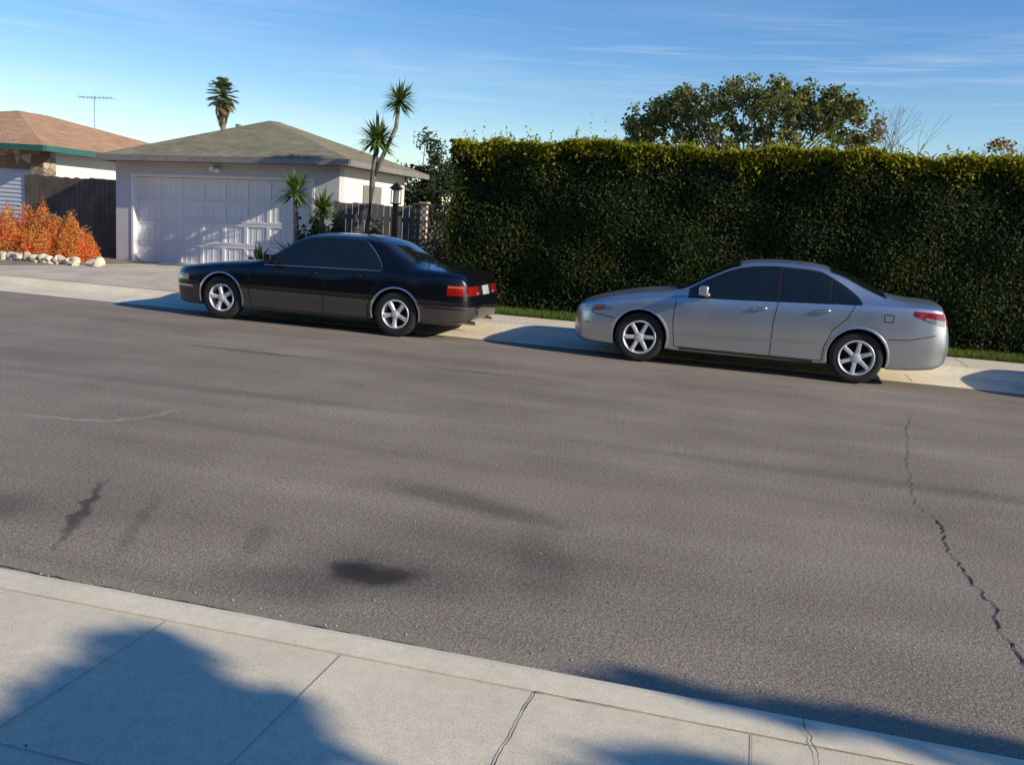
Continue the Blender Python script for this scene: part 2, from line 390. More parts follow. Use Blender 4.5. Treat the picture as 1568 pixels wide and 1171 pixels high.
    def ribbon(nm,pts,w,mat,off=.0025,step=.03,mb=None):
        Q=[]
        for (a,b),(c_,d) in zip(pts[:-1],pts[1:]):
            n=max(1,int(math.hypot(c_-a,d-b)/step)); Q+=[(a+(c_-a)*i/n,b+(d-b)*i/n) for i in range(n)]
        Q.append(pts[-1]); m=mb or MB()
        for sg in (-1,1):
            vs=[]
            for i,(s,z) in enumerate(Q):
                p0=Q[max(0,i-1)];p1=Q[min(len(Q)-1,i+1)]; d=Vector((p1[0]-p0[0],p1[1]-p0[1])).normalized(); q=(-d.y,d.x)
                for k in (-1,0,1):
                    ss=s+q[0]*w/2*k; zz=z+q[1]*w/2*k; vs.append((ss,sg*(sideY(ss,zz)+off*(1 if k==0 else .55)),zz))
            m.add(vs,[(3*i+k,3*i+k+1,3*i+k+4,3*i+k+3) for i in range(len(Q)-1) for k in (0,1)])
        if mb is None: return m.obj(nm,mat,E,smooth=True)
    def endX(y,z,front):
        y=abs(y); lo,hi=(0,1.2) if front else (L-1.2,L)
        for _ in range(18):
            mid=(lo+hi)/2; yy,zz=sec(mid)
            inside= zz[0]<=z<=fzc(mid) and (sideY(mid,z) if z<=fzr(mid) else (float(np.interp(z,zz[iB:],yy[iB:]))))>=y
            if front:
                if inside: hi=mid
                else: lo=mid
            else:
                if inside: lo=mid
                else: hi=mid
        return hi if front else lo
    def endpatch(nm,y0,y1,z0,z1,mat,front,off=.005,na=14,nb=8,mirror=False,fz=None):
        def fn(a,b):
            y=y0+(y1-y0)*a; zz0,zz1=(fz(y) if fz else (z0,z1)); z=zz0+(zz1-zz0)*b
            x=endX(y,z,front); return (x-off if front else x+off,y,z)
        return grid(nm,fn,na,nb,mat,mirror)
    def toppatch(nm,s0,s1,frac,mat,off=.006,na=20,nb=14,curve=0):
        def fn(a,b):
            t=-1+2*b; s=(s0+(s1-s0)*a)+curve*(t*t)*(1-a if curve>0 else a); yr=fwr(s)*frac; y=t*yr
            return (s,y,topZ(s,y)+off)
        return grid(nm,fn,na,nb,mat,False)
    d=spec['dlo']; d1=d[-1]+.03; hh_,ll_=spec['dend']
    bot=lambda s: float(fzbelt(s))+.022
    top=lambda s: min(float(fzr(s))-.028, bot(s)+hh_*max(0.0,(d1-s)/ll_)**.7)
    sidepatch('window_surround',d[0]-.03,d1+.012,lambda s: bot(s)-.014,lambda s: top(s-.012)+.012,M_trimblk,.003,60,8)
    for i,(a,b) in enumerate(spec['win']):
        sidepatch('side_window_%d'%(i+1),a,b,bot,top,M_glass,.007,24,8)
    toppatch('windshield_seal',spec['ws'][0]-.03,spec['ws'][1]+.03,.985,M_trimblk,.004,curve=.10)
    toppatch('windshield',spec['ws'][0],spec['ws'][1],.94,M_glass,.009,curve=.10)
    toppatch('rear_window_seal',spec['bl'][0]-.03,spec['bl'][1]+.03,.97,M_trimblk,.004)
    toppatch('rear_window',spec['bl'][0],spec['bl'][1],.90,M_glass,.009)
    if style=='chrome':
        ribbon('window_top_chrome',[(s,top(s)+.018) for s in np.arange(d[0],d1,.04)],.010,M_chrome,.009)
        ribbon('window_sill_chrome',[(s,bot(s)-.010) for s in np.arange(d[0]-.03,d1+.03,.06)],.012,M_chrome,.010)
    else:
        ribbon('window_sill_trim',[(s,bot(s)-.008) for s in np.arange(d[0]-.03,d1+.01,.06)],.012,M_trimblk,.009)
    g=MB()
    for pl in spec['gaps']: ribbon('',pl,.010,M_gap,.0022,mb=g)
    g.obj('panel_gaps',M_gap,E)
    for nm,fn in spec['extra']: fn(sidepatch,endpatch,toppatch,ribbon,sideY,topZ,endX,E)
    m=MB()
    for x in ax:
        for sg in (-1,1):
            vs=[];n=40; wd=.022 if style=='chrome' else .03; of=.010 if style=='chrome' else .012
            for i in range(n+1):
                a=math.radians(-14+208*i/n)
                for r,o in ((RA-.004,-.03),(RA-.004,of*.7),(RA+wd*.3,of),(RA+wd,-.002 if style!='chrome' else .002)):
                    xx=x+r*math.cos(a); zz=RW+.012+r*math.sin(a); zz=max(zz,float(fzb(xx))+.03)
                    vs.append((xx,sg*(sideY(xx,zz)+o),zz))
            m.add(vs,[(4*i+k,4*i+k+1,4*i+k+5,4*i+k+4) for i in range(n) for k in range(3)])
    o=m.obj('wheel_arch_trim',M_chrome if style=='chrome' else paint,E,smooth=True)
    for sg in (-1,1):
        mb=MB(); sx=spec['mirror']; z0=float(fzbelt(sx))+.10; y0=sideY(sx,z0-.05)
        mb.box(sx-.03,sx+.05,min(sg*(y0-.02),sg*(y0+.08)),max(sg*(y0-.02),sg*(y0+.08)),z0-.07,z0-.02)
        mb.box(sx-.09,sx+.03,min(sg*(y0+.05),sg*(y0+.24)),max(sg*(y0+.05),sg*(y0+.24)),z0-.05,z0+.075)
        o=mb.obj('door_mirror',paint,E,smooth=True,bevel=.03); o.modifiers['b'].segments=4
    for sx in spec['handles']:
        for sg in (-1,1):
            z0=float(fzbelt(sx))-.085; y0=sideY(sx,z0); mb=MB()
            mb.tube([(sx-.09,sg*(y0-.004),z0),(sx-.07,sg*(y0+.03),z0+.003),(sx+.07,sg*(y0+.03),z0+.008),(sx+.09,sg*(y0-.004),z0+.008)],[.012,.015,.015,.012],8)
            mb.obj('door_handle',M_chrome if style!='chrome' else paint,E,smooth=True)
    for wi,x in enumerate(ax):
        for sg in (-1,1):
            yo=fw(x)-.022; wheel(E,'wheel',x,sg*yo,RW,rim_r,sg,spokes)
    return E
def revolve(prof,n,cx,cy,cz,sg):
    vs=[];fs=[];k=len(prof)
    for i in range(n):
        a=2*math.pi*i/n
        for r,y in prof: vs.append((cx+r*math.cos(a),cy-sg*y,cz+r*math.sin(a)))
    for i in range(n):
        for j in range(k-1): fs.append((i*k+j,((i+1)%n)*k+j,((i+1)%n)*k+j+1,i*k+j+1))
    return vs,fs
def wheel(E,nm,x,y,R_,rr,sg,spokes):
    W=.21
    t=MB(); t.add(*revolve([(rr-.005,.02),(rr+.01,.006),(rr+.04,.0),(R_-.035,.002),(R_-.012,.014),(R_,.035),(R_,W-.035),(R_-.02,W-.01),(rr,W)],64,x,y,R_,sg)); o=t.obj('tyre',M_tire,E,smooth=True); bm_fix(o)
    t=MB(); t.add(*revolve([(rr+.006,.012),(rr+.004,-.002),(rr-.012,.0),(rr-.022,.02),(rr-.03,.07),(rr-.035,W-.02)],64,x,y,R_,sg)); o=t.obj('rim',M_alloy,E,smooth=True); bm_fix(o)
    t=MB(); t.add(*revolve([(rr-.02,.15),(.14,.15),(.14,.11),(.001,.11)],40,x,y,R_,sg)); t.obj('brake_disc',M_disc,E)
    t=MB(); a0=random.random()*6
    for i in range(spokes):
        a=a0+2*math.pi*i/spokes; ca,sa=math.cos(a),math.sin(a)
        w0,w1=(.034,.028) if spokes==6 else (.036,.052)
        prof=[(.04,w0,.016),(.10,w0*.8,.006),(.17,(w0+w1)/2*.85,.002),(rr-.014,w1,.004)]
        vs=[]
        for r,w,dy in prof:
            for k,dd in ((-1,.02),(-.6,0),(.6,0),(1,.02)):
                xx=r*ca-k*w*sa; zz=r*sa+k*w*ca; vs.append((x+xx,y-sg*(dy+dd),R_+zz))
        t.add(vs,[(4*i_+k,4*i_+k+1,4*i_+k+5,4*i_+k+4) for i_ in range(3) for k in range(3)])
        vb=[]
        for r,w,dy in prof:
            for k,dd in ((-1,.02),(-1,.06),(1,.06),(1,.02)):
                xx=r*ca-k*w*sa; zz=r*sa+k*w*ca; vb.append((x+xx,y-sg*(dy+dd),R_+zz))
        t.add(vb,[(4*i_+k,4*i_+k+1,4*i_+k+5,4*i_+k+4) for i_ in range(3) for k in (0,2)])
    t.add(*revolve([(.062,.04),(.06,.012),(.035,.004),(.034,-.002),(.001,-.004)],24,x,y,R_,sg))
    t.obj('alloy_spokes',M_alloy,E)
def paintmat(name,c,metal,rough,coat=1.0,spec=.5,coatr=.03):
    t=NT(name)
    f=t.noise(2.5,3)
    rg=t.ramp(f,[(.3,rough*.9),(.7,rough*1.1)])
    return t.bsdf(c,rg,metal,spec,coat,coatr=coatr)
M_silver=paintmat('silver_paint',(.61,.64,.665),.88,.34,.6,.5,.10)
M_black=paintmat('black_paint',(.003,.0035,.006),.0,.3,.8,.3)
M_taupe=paintmat('taupe_cladding',(.085,.076,.066),.3,.4,.5)
silver=dict(L=4.86,tum=.035,arch=.368,tyre=.332,axles=(.97,3.746),dend=(.34,.46),
 w=[(0,.40),(.02,.50),(.06,.60),(.14,.70),(.3,.79),(.6,.862),(1.0,.89),(2.4,.897),(3.8,.892),(4.3,.875),(4.6,.835),(4.75,.77),(4.83,.69),(4.86,.58)],
 zb=[(0,.40),(.03,.29),(.10,.215),(.3,.19),(.6,.185),(2.4,.19),(4.2,.21),(4.65,.25),(4.80,.31),(4.86,.42)],
 zc=[(0,.60),(.03,.67),(.10,.74),(.25,.80),(.5,.87),(.9,.95),(1.25,1.00),(1.45,1.06),(1.85,1.28),(2.15,1.42),(2.4,1.465),(2.75,1.485),(3.1,1.475),(3.42,1.42),(3.8,1.27),(4.08,1.15),(4.35,1.11),(4.70,1.09),(4.76,.99),(4.82,.78),(4.86,.68)],
 belt=[(0,.54),(.03,.60),(.10,.67),(.25,.72),(.5,.785),(.9,.85),(1.3,.895),(2.4,.94),(3.6,.99),(4.2,1.015),(4.6,1.01),(4.70,.985),(4.76,.91),(4.82,.72),(4.86,.60)],
 zr=[(0,.575),(.03,.64),(.10,.71),(.25,.765),(.5,.835),(.9,.912),(1.3,.965),(1.5,1.025),(1.85,1.22),(2.15,1.355),(2.4,1.405),(2.75,1.425),(3.1,1.41),(3.42,1.345),(3.8,1.18),(4.08,1.085),(4.35,1.06),(4.70,1.04),(4.76,.955),(4.82,.75),(4.86,.64)],
 wr=[(0,.30),(.03,.42),(.10,.54),(.3,.63),(.6,.69),(1.0,.72),(1.35,.735),(1.7,.70),(2.2,.63),(2.8,.605),(3.4,.60),(3.9,.62),(4.3,.68),(4.6,.68),(4.75,.60),(4.82,.52),(4.86,.43)],
 dlo=(1.60,3.70),win=[(1.64,2.695),(2.755,3.34),(3.375,3.70)],ws=(1.36,2.17),bl=(3.36,4.02),
 gaps=[[(1.42,.88),(1.40,.6),(1.44,.26)],[(2.72,.96),(2.68,.7),(2.68,.26)],[(3.66,1.0),(3.58,.82),(3.42,.66),(3.34,.45),(3.33,.26)],[(1.44,.255),(2.4,.255),(3.33,.255)],
       [(.20,.70),(.32,.60),(.62,.56)],[(4.1,.60),(4.35,.62),(4.66,.70)],[(4.02,.82),(4.13,.82),(4.13,.91),(4.02,.91),(4.02,.82)]],
 strips=[],extra=[],mirror=1.80,handles=(2.50,3.28))
def s_extra(sp,ep,tp,rb,sY,tZ,eX,E):
    sp('headlamp',.17,.62,lambda s:.60+ (s-.17)*.20,lambda s:.685+(s-.17)*.20-max(0,(s-.42))*.35,M_clear,.005,20,6)
    sp('turn_signal',.30,.46,lambda s:.645+(s-.3)*.2,lambda s:.70+(s-.3)*.2,M_amber,.008,8,4)
    sp('tail_lamp_side',4.36,4.745,lambda s:.93-(s-4.34)*.30,lambda s:.985-(s-4.34)*.03,M_red,.005,16,6)
    sp('tail_lamp_clear',4.50,4.74,lambda s:.88-(s-4.50)*.28,lambda s:.915-(s-4.50)*.14,M_clear,.009,10,4)
    ep('tail_lamp_rear',.42,.74,.82,.94,M_red,False,.006,mirror=True)
    ep('number_plate',-.16,.16,.70,.84,M_plate,False,.012)
    ep('grille',-.30,.30,.50,.60,M_trimblk,True,.006)
    ep('lower_grille',-.42,.42,.30,.42,M_trimblk,True,.006)
    sp('rocker_trim',1.50,3.22,lambda s:.222,lambda s:.245,M_trimblk,.003,30,2)
    rb('side_moulding',[(1.50,.43),(2.4,.45),(3.24,.49)],.022,M_silver,.008)
    rb('bumper_reflector',[(.20,.47),(.26,.47)],.02,M_amber,.006)
silver['extra']=[('x',s_extra)]
build_car('parked_sedan',silver,(-2.38,13.30,.004),M_silver,None,6,.222,'body')
build_car('parked_sedan',silver,(4.35,13.30,.004),M_silver,None,6,.222,'body')
black=dict(L=4.995,tum=.045,arch=.362,tyre=.325,axles=(.91,3.725),clad=.50,dend=(.36,.30),
 w=[(0,.54),(.02,.63),(.06,.71),(.14,.78),(.3,.84),(.7,.885),(1.2,.905),(2.5,.91),(3.9,.905),(4.5,.880),(4.75,.83),(4.88,.77),(4.95,.69),(4.995,.58)],
 zb=[(0,.36),(.03,.27),(.10,.21),(.3,.18),(.6,.18),(4.3,.21),(4.8,.26),(4.94,.31),(4.995,.39)],
 zc=[(0,.56),(.02,.62),(.05,.70),(.12,.745),(.5,.82),(1.0,.885),(1.35,.93),(1.55,.985),(1.85,1.18),(2.12,1.345),(2.35,1.395),(2.7,1.415),(3.1,1.41),(3.38,1.355),(3.68,1.20),(3.92,1.08),(4.12,1.03),(4.4,1.015),(4.74,.990),(4.84,.955),(4.91,.85),(4.96,.68),(4.995,.58)],
 belt=[(0,.53),(.02,.57),(.05,.62),(.12,.67),(.5,.755),(1.0,.81),(1.5,.855),(2.5,.89),(3.6,.915),(4.3,.92),(4.74,.90),(4.84,.865),(4.91,.77),(4.96,.61),(4.995,.54)],
 zr=[(0,.545),(.02,.60),(.05,.67),(.12,.715),(.5,.795),(1.0,.86),(1.4,.905),(1.6,.965),(1.85,1.12),(2.12,1.28),(2.35,1.34),(2.7,1.36),(3.1,1.35),(3.38,1.29),(3.68,1.12),(3.92,1.01),(4.12,.985),(4.4,.973),(4.74,.948),(4.84,.91),(4.91,.81),(4.96,.645),(4.995,.56)],
 wr=[(0,.50),(.05,.62),(.12,.68),(.5,.73),(1.0,.755),(1.4,.76),(1.8,.71),(2.15,.66),(2.8,.64),(3.3,.63),(3.8,.68),(4.1,.74),(4.5,.74),(4.78,.69),(4.91,.61),(4.995,.46)],
 dlo=(1.64,3.46),win=[(1.68,2.60),(2.66,3.18),(3.21,3.455)],ws=(1.46,2.12),bl=(3.30,3.86),
 gaps=[[(1.40,.84),(1.38,.6),(1.42,.24)],[(2.63,.91),(2.60,.7),(2.60,.24)],[(3.50,.92),(3.47,.78),(3.36,.62),(3.30,.40),(3.30,.24)],[(1.42,.235),(2.4,.235),(3.30,.235)],
       [(.30,.50),(.50,.50)],[(4.13,.50),(4.55,.50)]],
 strips=[],extra=[],mirror=1.80,handles=(2.40,3.10))
KC=.87
for k_ in ('w','zb','zc','belt','zr','wr'):
    black[k_]=[(s if s<=3.725 else 3.725+(s-3.725)*KC,v_) for s,v_ in black[k_]]
black['L']=3.725+(4.995-3.725)*KC
mp_=lambda s:3.725+(s-3.725)*KC
def b_extra(sp,ep,tp,rb,sY,tZ,eX,E):
    sp('headlamp',.05,.26,lambda s:.56,lambda s:.64,M_clear,.005,12,5)
    sp('turn_signal',.20,.34,lambda s:.56,lambda s:.64,M_amber,.007,8,5)
    sp('tail_lamp_side',mp_(4.60),mp_(4.87),lambda s:.66,lambda s:.80,M_red,.006,14,6)
    sp('tail_lamp_amber',mp_(4.62),mp_(4.86),lambda s:.765,lambda s:.788,M_amber,.009,10,3)
    ep('tail_lamp_rear',.34,.72,.66,.79,M_red,False,.006,mirror=True)
    ep('reverse_lamp',.34,.44,.67,.70,M_clear,False,.010,mirror=True)
    ep('boot_garnish',-.34,.34,.66,.79,M_trimblk,False,.006)
    ep('number_plate',-.16,.16,.66,.79,M_plate,False,.014)
    ep('grille',-.28,.28,.52,.66,M_chrome,True,.006)
    rb('bumper_strip_front',[(.06,.46),(.3,.46),(.42,.46)],.03,M_chrome,.006)
    rb('bumper_strip_rear',[(4.17,.47),(4.5,.47),(mp_(4.9),.47)],.025,M_trimblk,.008)
    m=MB(); m.tube([(4.13,-.70,.96),(4.19,-.70,1.30),(4.24,-.70,1.62)],[.006,.005,.004],6); m.obj('antenna',M_trimblk,E)
    m=MB(); 
    for yy in (-.45,.45): m.tube([(4.5,yy,.25),(4.80,yy,.25)],[.03,.03],12)
    m.obj('exhaust_tips',M_chrome,E)
black['extra']=[('x',b_extra)]
build_car('parked_sedan',black,(-8.65,13.30,.004),M_black,M_taupe,5,.205,'chrome')
# ------------------------------------------------------------------ foliage tools
def leaves(name,C,size,mat,parent=None,nrm=None,bias=.5,aspect=.55):
    C=np.asarray(C,float); n=len(C)
    d=rng.normal(size=(n,3)); 
    if nrm is not None: d=d*(1-bias)+np.asarray(nrm)*bias*1.6
    d/=np.linalg.norm(d,axis=1,keepdims=True)+1e-9
    a=rng.normal(size=(n,3)); a-= (a*d).sum(1,keepdims=True)*d; a/=np.linalg.norm(a,axis=1,keepdims=True)+1e-9
    b=np.cross(d,a); s=(size*rng.uniform(.6,1.3,size=(n,1)))
    V=np.empty((n,4,3)); V[:,0]=C-a*s; V[:,1]=C+b*s*aspect-a*s*.1; V[:,2]=C+a*s; V[:,3]=C-b*s*aspect-a*s*.1+d*s*.15
    m=bpy.data.meshes.new(name); m.vertices.add(n*4); m.vertices.foreach_set('co',V.ravel()); m.loops.add(n*4); m.loops.foreach_set('vertex_index',np.arange(n*4,dtype=np.int32))
    m.polygons.add(n); m.polygons.foreach_set('loop_start',np.arange(0,n*4,4,dtype=np.int32)); 
    m.update(calc_edges=True); m.materials.append(mat)
    o=bpy.data.objects.new(name,m); link(o,parent); return o
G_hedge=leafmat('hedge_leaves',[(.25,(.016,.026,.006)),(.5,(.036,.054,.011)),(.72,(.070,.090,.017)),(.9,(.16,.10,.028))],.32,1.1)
G_hedgesunlit=leafmat('sunlit_hedge_top_leaves',[(.25,(.14,.19,.015)),(.5,(.30,.32,.03)),(.75,(.52,.44,.04)),(.9,(.52,.30,.04))],.55,1.2)  # sunlit yellow glow of the hedge top painted into the leaf colours
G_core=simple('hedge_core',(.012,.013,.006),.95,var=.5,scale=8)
G_tree=leafmat('tree_leaves',[(.2,(.05,.07,.025)),(.5,(.12,.15,.05)),(.75,(.26,.25,.11)),(.92,(.46,.24,.07))],.4,1.0,.4)
G_mag=leafmat('magnolia_leaves',[(.2,(.06,.08,.03)),(.45,(.14,.18,.06)),(.7,(.32,.31,.15)),(.9,(.55,.30,.08))],.5,1.0,.35)
G_pine=leafmat('pine_leaves',[(.2,(.02,.035,.015)),(.55,(.05,.075,.03)),(.9,(.11,.12,.05))],.3,1.5)
G_orange=leafmat('orange_shrub_leaves',[(.2,(.22,.30,.06)),(.38,(.60,.46,.12)),(.52,(.90,.34,.10)),(.8,(.92,.22,.10))],.5,2.0)
G_red=leafmat('reddish_leaves',[(.2,(.10,.12,.03)),(.5,(.30,.18,.06)),(.8,(.50,.18,.08))],.4,2.0)
G_yucca=leafmat('yucca_leaves',[(.2,(.07,.13,.04)),(.6,(.14,.23,.06)),(.9,(.28,.33,.10))],.35,3)
G_palm=leafmat('palm_leaves',[(.2,(.06,.10,.035)),(.6,(.12,.17,.06)),(.9,(.25,.25,.10))],.35,1)
G_brown=leafmat('dry_leaves',[(.2,(.14,.09,.04)),(.8,(.34,.22,.11))],.2,1)
G_grass=leafmat('grass_blades',[(.2,(.07,.12,.02)),(.6,(.15,.22,.04)),(.9,(.28,.30,.08))],.4,1.5)
M_bark=simple('bark',(.13,.10,.07),.9,var=.4,scale=9,bump=.8)
M_barkg=simple('grey_bark',(.24,.20,.16),.9,var=.3,scale=9,bump=.8)
H=empty('hedge')
hx0,hx1,hy,hd=-5.45,16.0,16.25,1.6
def htop(x): return 3.20+.035*np.sin(x*1.7)+.03*np.sin(x*4.1+1)+.012*x+.02*np.sin(x*9)
def hface(x,z): return hy+.06*np.sin(x*1.3+z*.9)+.05*np.sin(x*3.7-z*2.1)+.03*np.sin(z*5+x*2)+.06*(z/3.2)
def rnd(n,a,b): return rng.uniform(a,b,n)
cv=[];cf=[];nx=120;nz=16
for i in range(nx+1):
    x=hx0+.15+(hx1-hx0-.3)*i/nx
    for j in range(nz+1):
        z=.15+(htop(x)-.15-.15)*j/nz; cv.append((x,hface(x,z)+.15,z))
    cv.append((x,hy+hd-.1,htop(x)-.15)); cv.append((x,hy+hd-.1,.15))
k=nz+3
for i in range(nx):
    for j in range(k-1): cf.append((i*k+j,(i+1)*k+j,(i+1)*k+j+1,i*k+j+1))
cf.append(tuple(range(k))); cf.append(tuple(nx*k+j for j in range(k)))
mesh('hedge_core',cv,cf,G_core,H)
XE=6.5
n=100000; x=rnd(n,hx0,XE); z=.15+(htop(x)-.15)*rng.uniform(0,1,n)
th=np.sin(x*2.3+3*np.sin(z*1.7))*np.sin(z*3.1+2*np.sin(x*1.1))
keep=rng.uniform(0,1,n)>np.clip(th*.7,0,.6); x,z=x[keep],z[keep]; n=len(x)
y=hface(x,z)+rng.exponential(.05,n)-.03
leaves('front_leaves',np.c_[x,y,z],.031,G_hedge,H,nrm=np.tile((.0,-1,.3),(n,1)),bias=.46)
n=9000; x=rnd(n,XE,hx1); z=.15+(htop(x)-.15)*rng.uniform(0,1,n); y=hface(x,z)+rng.exponential(.05,n)-.03
leaves('front_leaves_far',np.c_[x,y,z],.07,G_hedge,H,nrm=np.tile((.0,-1,.3),(n,1)),bias=.42)
n=22000; x=rnd(n,hx0,XE); y=hy+rnd(n,-.02,hd); z=htop(x)+rng.normal(0,.035,n)-rng.exponential(.05,n)
leaves('top_leaves',np.c_[x,y,z],.036,G_hedgesunlit,H,nrm=np.tile((.2,0,1),(n,1)),bias=.3)
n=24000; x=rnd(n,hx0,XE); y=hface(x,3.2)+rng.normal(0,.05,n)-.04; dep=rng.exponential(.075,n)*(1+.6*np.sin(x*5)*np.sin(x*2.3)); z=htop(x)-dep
leaves('upper_edge_leaves',np.c_[x,y,z],.034,G_hedgesunlit,H,nrm=np.tile((.8,-.3,.5),(n,1)),bias=.3)  # bright leaf band paints the sunlit top edge of the face
m_=[]
for xx in rnd(480,hx0,XE):
    hgt=rng.exponential(.07)+.03; yy=hy+rng.uniform(0,.8)
    for q in range(7): m_.append((xx+rng.normal(0,.02),yy+rng.normal(0,.02),htop(xx)+hgt*q/6))
leaves('top_sprigs',np.array(m_),.030,G_hedgesunlit,H)
n=6500; y=hy+rnd(n,0,hd); z=.15+(htop(hx0)-.15)*rng.uniform(0,1,n); x=hx0+.05*np.sin(z*4+y*3)+rng.exponential(.05,n)-.04
leaves('end_leaves',np.c_[x,y,z],.042,G_hedge,H,nrm=np.tile((-1,0,.3),(n,1)),bias=.45)
def blades(name,C,h,w,mat,parent=None):
    n=len(C); a=rng.uniform(0,6.28,n); hh=h*rng.uniform(.5,1.3,n); lean=rng.normal(0,.35,(n,2))*hh[:,None]
    V=np.empty((n,3,3)); dx=np.c_[np.cos(a),np.sin(a),0*a]*w
    V[:,0]=C-dx; V[:,1]=C+dx; V[:,2]=C+np.c_[lean,hh]
    m=bpy.data.meshes.new(name); m.vertices.add(n*3); m.vertices.foreach_set('co',V.ravel()); m.loops.add(n*3); m.loops.foreach_set('vertex_index',np.arange(n*3,dtype=np.int32))
    m.polygons.add(n); m.polygons.foreach_set('loop_start',np.arange(0,n*3,3,dtype=np.int32)); m.update(calc_edges=True); m.materials.append(mat)
    o=bpy.data.objects.new(name,m); link(o,parent); return o
GE=empty('grass')
n=26000; x=rnd(n,-5.6,7); y=rnd(n,15.42,16.3)
blades('grass_blades',np.c_[x,y,.17+0*x],.075,.006,G_grass,GE)
o=strip_profile('lawn_base',[(15.44,.158),(16.5,.185)],simple('lawn_base',(.07,.10,.03),.95,var=.4,scale=10),-5.6,12,GE)
def tree(name,base,trunk_top,clusters,leafsize,per,mat,bark,r0=.12,spread=.35,limbs=60):
    E=empty(name); m=MB(); b=Vector(base); t=Vector(trunk_top)
    m.tube([b,b.lerp(t,.5)+Vector((.05,.03,0)),t],[r0,r0*.8,r0*.6],10)
    pts=[]
    for ci,c in enumerate(clusters):
        c=Vector(c); mid=t.lerp(c,.5)+Vector((rng.normal(0,.12),rng.normal(0,.12),rng.normal(0,.1)))
        if ci<limbs: m.tube([t,mid,c],[r0*.35,r0*.2,r0*.06],6)
        sp=spread*rng.uniform(.6,1.35)
        q=rng.normal(size=(per,3)); q/=np.linalg.norm(q,axis=1,keepdims=True); q*=(rng.uniform(0,1,(per,1))**.6)*sp*1.15; q[:,2]*=.8
        pts.append(np.array(c)+q)
    m.obj('trunk_and_limbs',bark,E,smooth=True)
    leaves('foliage',np.concatenate(pts),leafsize,mat,E)
    return E
def dome(cx,cy,z0,rx,ry,rz,n,rmin=.55):
    out=[]
    while len(out)<n:
        u=rng.normal(size=3); u/=np.linalg.norm(u); u[2]=abs(u[2]) if rng.random()<.8 else u[2]*.4
        r=rng.uniform(rmin,1)
        out.append((cx+u[0]*rx*r,cy+u[1]*ry*r,z0+u[2]*rz*r))
    return out
mc=[]
while len(mc)<430:
    x=random.uniform(-3.5,2.5); e=abs((x+.35)/2.95)
    top_=5.46-.85*e**2.6+.09*math.sin(x*5)+.08*math.sin(x*11)+random.gauss(0,.05); z=top_-random.expovariate(1/.75)
    if z<3.3 or (z<3.8 and e>.9): continue
    mc.append((x,24+random.uniform(-1.5,1.5)*(1-.5*e),z-.12))
tree('magnolia_tree',(-.4,24,.2),(-.4,24,2.4),mc,.058,48,G_mag,M_barkg,.15,.19,50)
tree('juniper_tree',(-9.3,25.5,.2),(-9.3,25.5,2.0),dome(-9.2,25.5,2.1,1.2,1.1,1.9,60,.3),.05,150,G_pine,M_bark,.1,.3)
tree('garden_tree',(-8.0,24.3,.2),(-8.0,24.3,1.6),dome(-7.9,24.3,1.5,1.1,.9,1.5,40,.3),.05,140,G_pine,M_bark,.08,.3)
tree('garden_bush',(5.0,21.5,.2),(5.0,21.5,2.4),dome(5.0,21.5,2.75,1.2,.8,1.35,38,.3),.045,60,G_red,M_barkg,.06,.22)
bt=MB()
def grow(p,d,l,r,dep):
    q=p+d*l; bt.tube([p,p.lerp(q,.5)+Vector((rng.normal(0,.02),rng.normal(0,.02),0)),q],[r,r*.85,r*.7],5)
    if dep==0: return
    for k in range(3 if dep>2 else 2):
        nd=(d+Vector((rng.normal(0,.36),rng.normal(0,.3),rng.uniform(-.1,.35)))).normalized()
        grow(q,nd,l*rng.uniform(.6,.8),r*.6,dep-1)
BT=empty('bare_tree'); grow(Vector((2.8,22,.2)),Vector((-.03,0,1)),2.4,.04,0); 
for k in range(3): grow(Vector((2.8,22,2.4)),Vector((rng.normal(-.05,.2),rng.normal(0,.2),1)).normalized(),.85,.016,4)
for k in range(2): grow(Vector((4.6,22,2.4)),Vector((rng.normal(.1,.30),rng.normal(0,.2),1)).normalized(),.7,.013,3)
bt.obj('branches',M_barkg,BT)
def yucca(name,stems,nb=110,wid=.026):
    E=empty(name); m=MB(); Fb=MB()
    for pts,r,bl in stems:
        m.tube(pts,r,8); c=Vector(pts[-1])
        for i in range(nb):
            th=rng.uniform(0,6.283); ph=math.asin(rng.uniform(-.65,1)); l=bl*rng.uniform(.75,1.1); w=wid*bl/.45
            d=Vector((math.cos(th)*math.cos(ph),math.sin(th)*math.cos(ph),math.sin(ph)))
            s=Vector((-math.sin(th),math.cos(th),0)); o=c-Vector((0,0,rng.uniform(0,.12)))
            p1=o+d*l*.5; p2=o+d*l+Vector((0,0,-.06*l/.45*(1-abs(d.z))))
            Fb.add([o-s*w*.6,o+s*w*.6,p1+s*w,p1-s*w,p2],[(0,1,2,3),(3,2,4)])
    m.obj('trunk',M_barkg,E,smooth=True); Fb.obj('leaf_rosettes',G_yucca,E); return E
yucca('yucca_tree',[([(-8.05,18.5,.2),(-8.05,18.5,1.3),(-7.98,18.5,2.3),(-7.9,18.5,3.3)],[.085,.075,.065,.055],.56),
                    ([(-7.95,18.5,2.5),(-7.75,18.5,2.95),(-7.5,18.5,3.5),(-7.45,18.5,4.1)],[.05,.05,.045,.04],.46)],170)
yucca('yucca_plant',[([(-9.55,18.3,.2),(-9.6,18.3,1.2),(-9.65,18.3,2.1)],[.06,.055,.05],.54)],nb=140)
yucca('yucca_plant',[([(-8.95,18.3,.2),(-9.0,18.3,1.0),(-9.0,18.3,1.80)],[.06,.055,.05],.50)],nb=140)
yucca('agave_plant',[([(-10.1,17.6,.15),(-10.1,17.6,.55)],[.05,.05],.6)],nb=80)
yucca('agave_plant',[([(-9.2,17.4,.15),(-9.2,17.4,.7)],[.05,.05],.6)],nb=80)
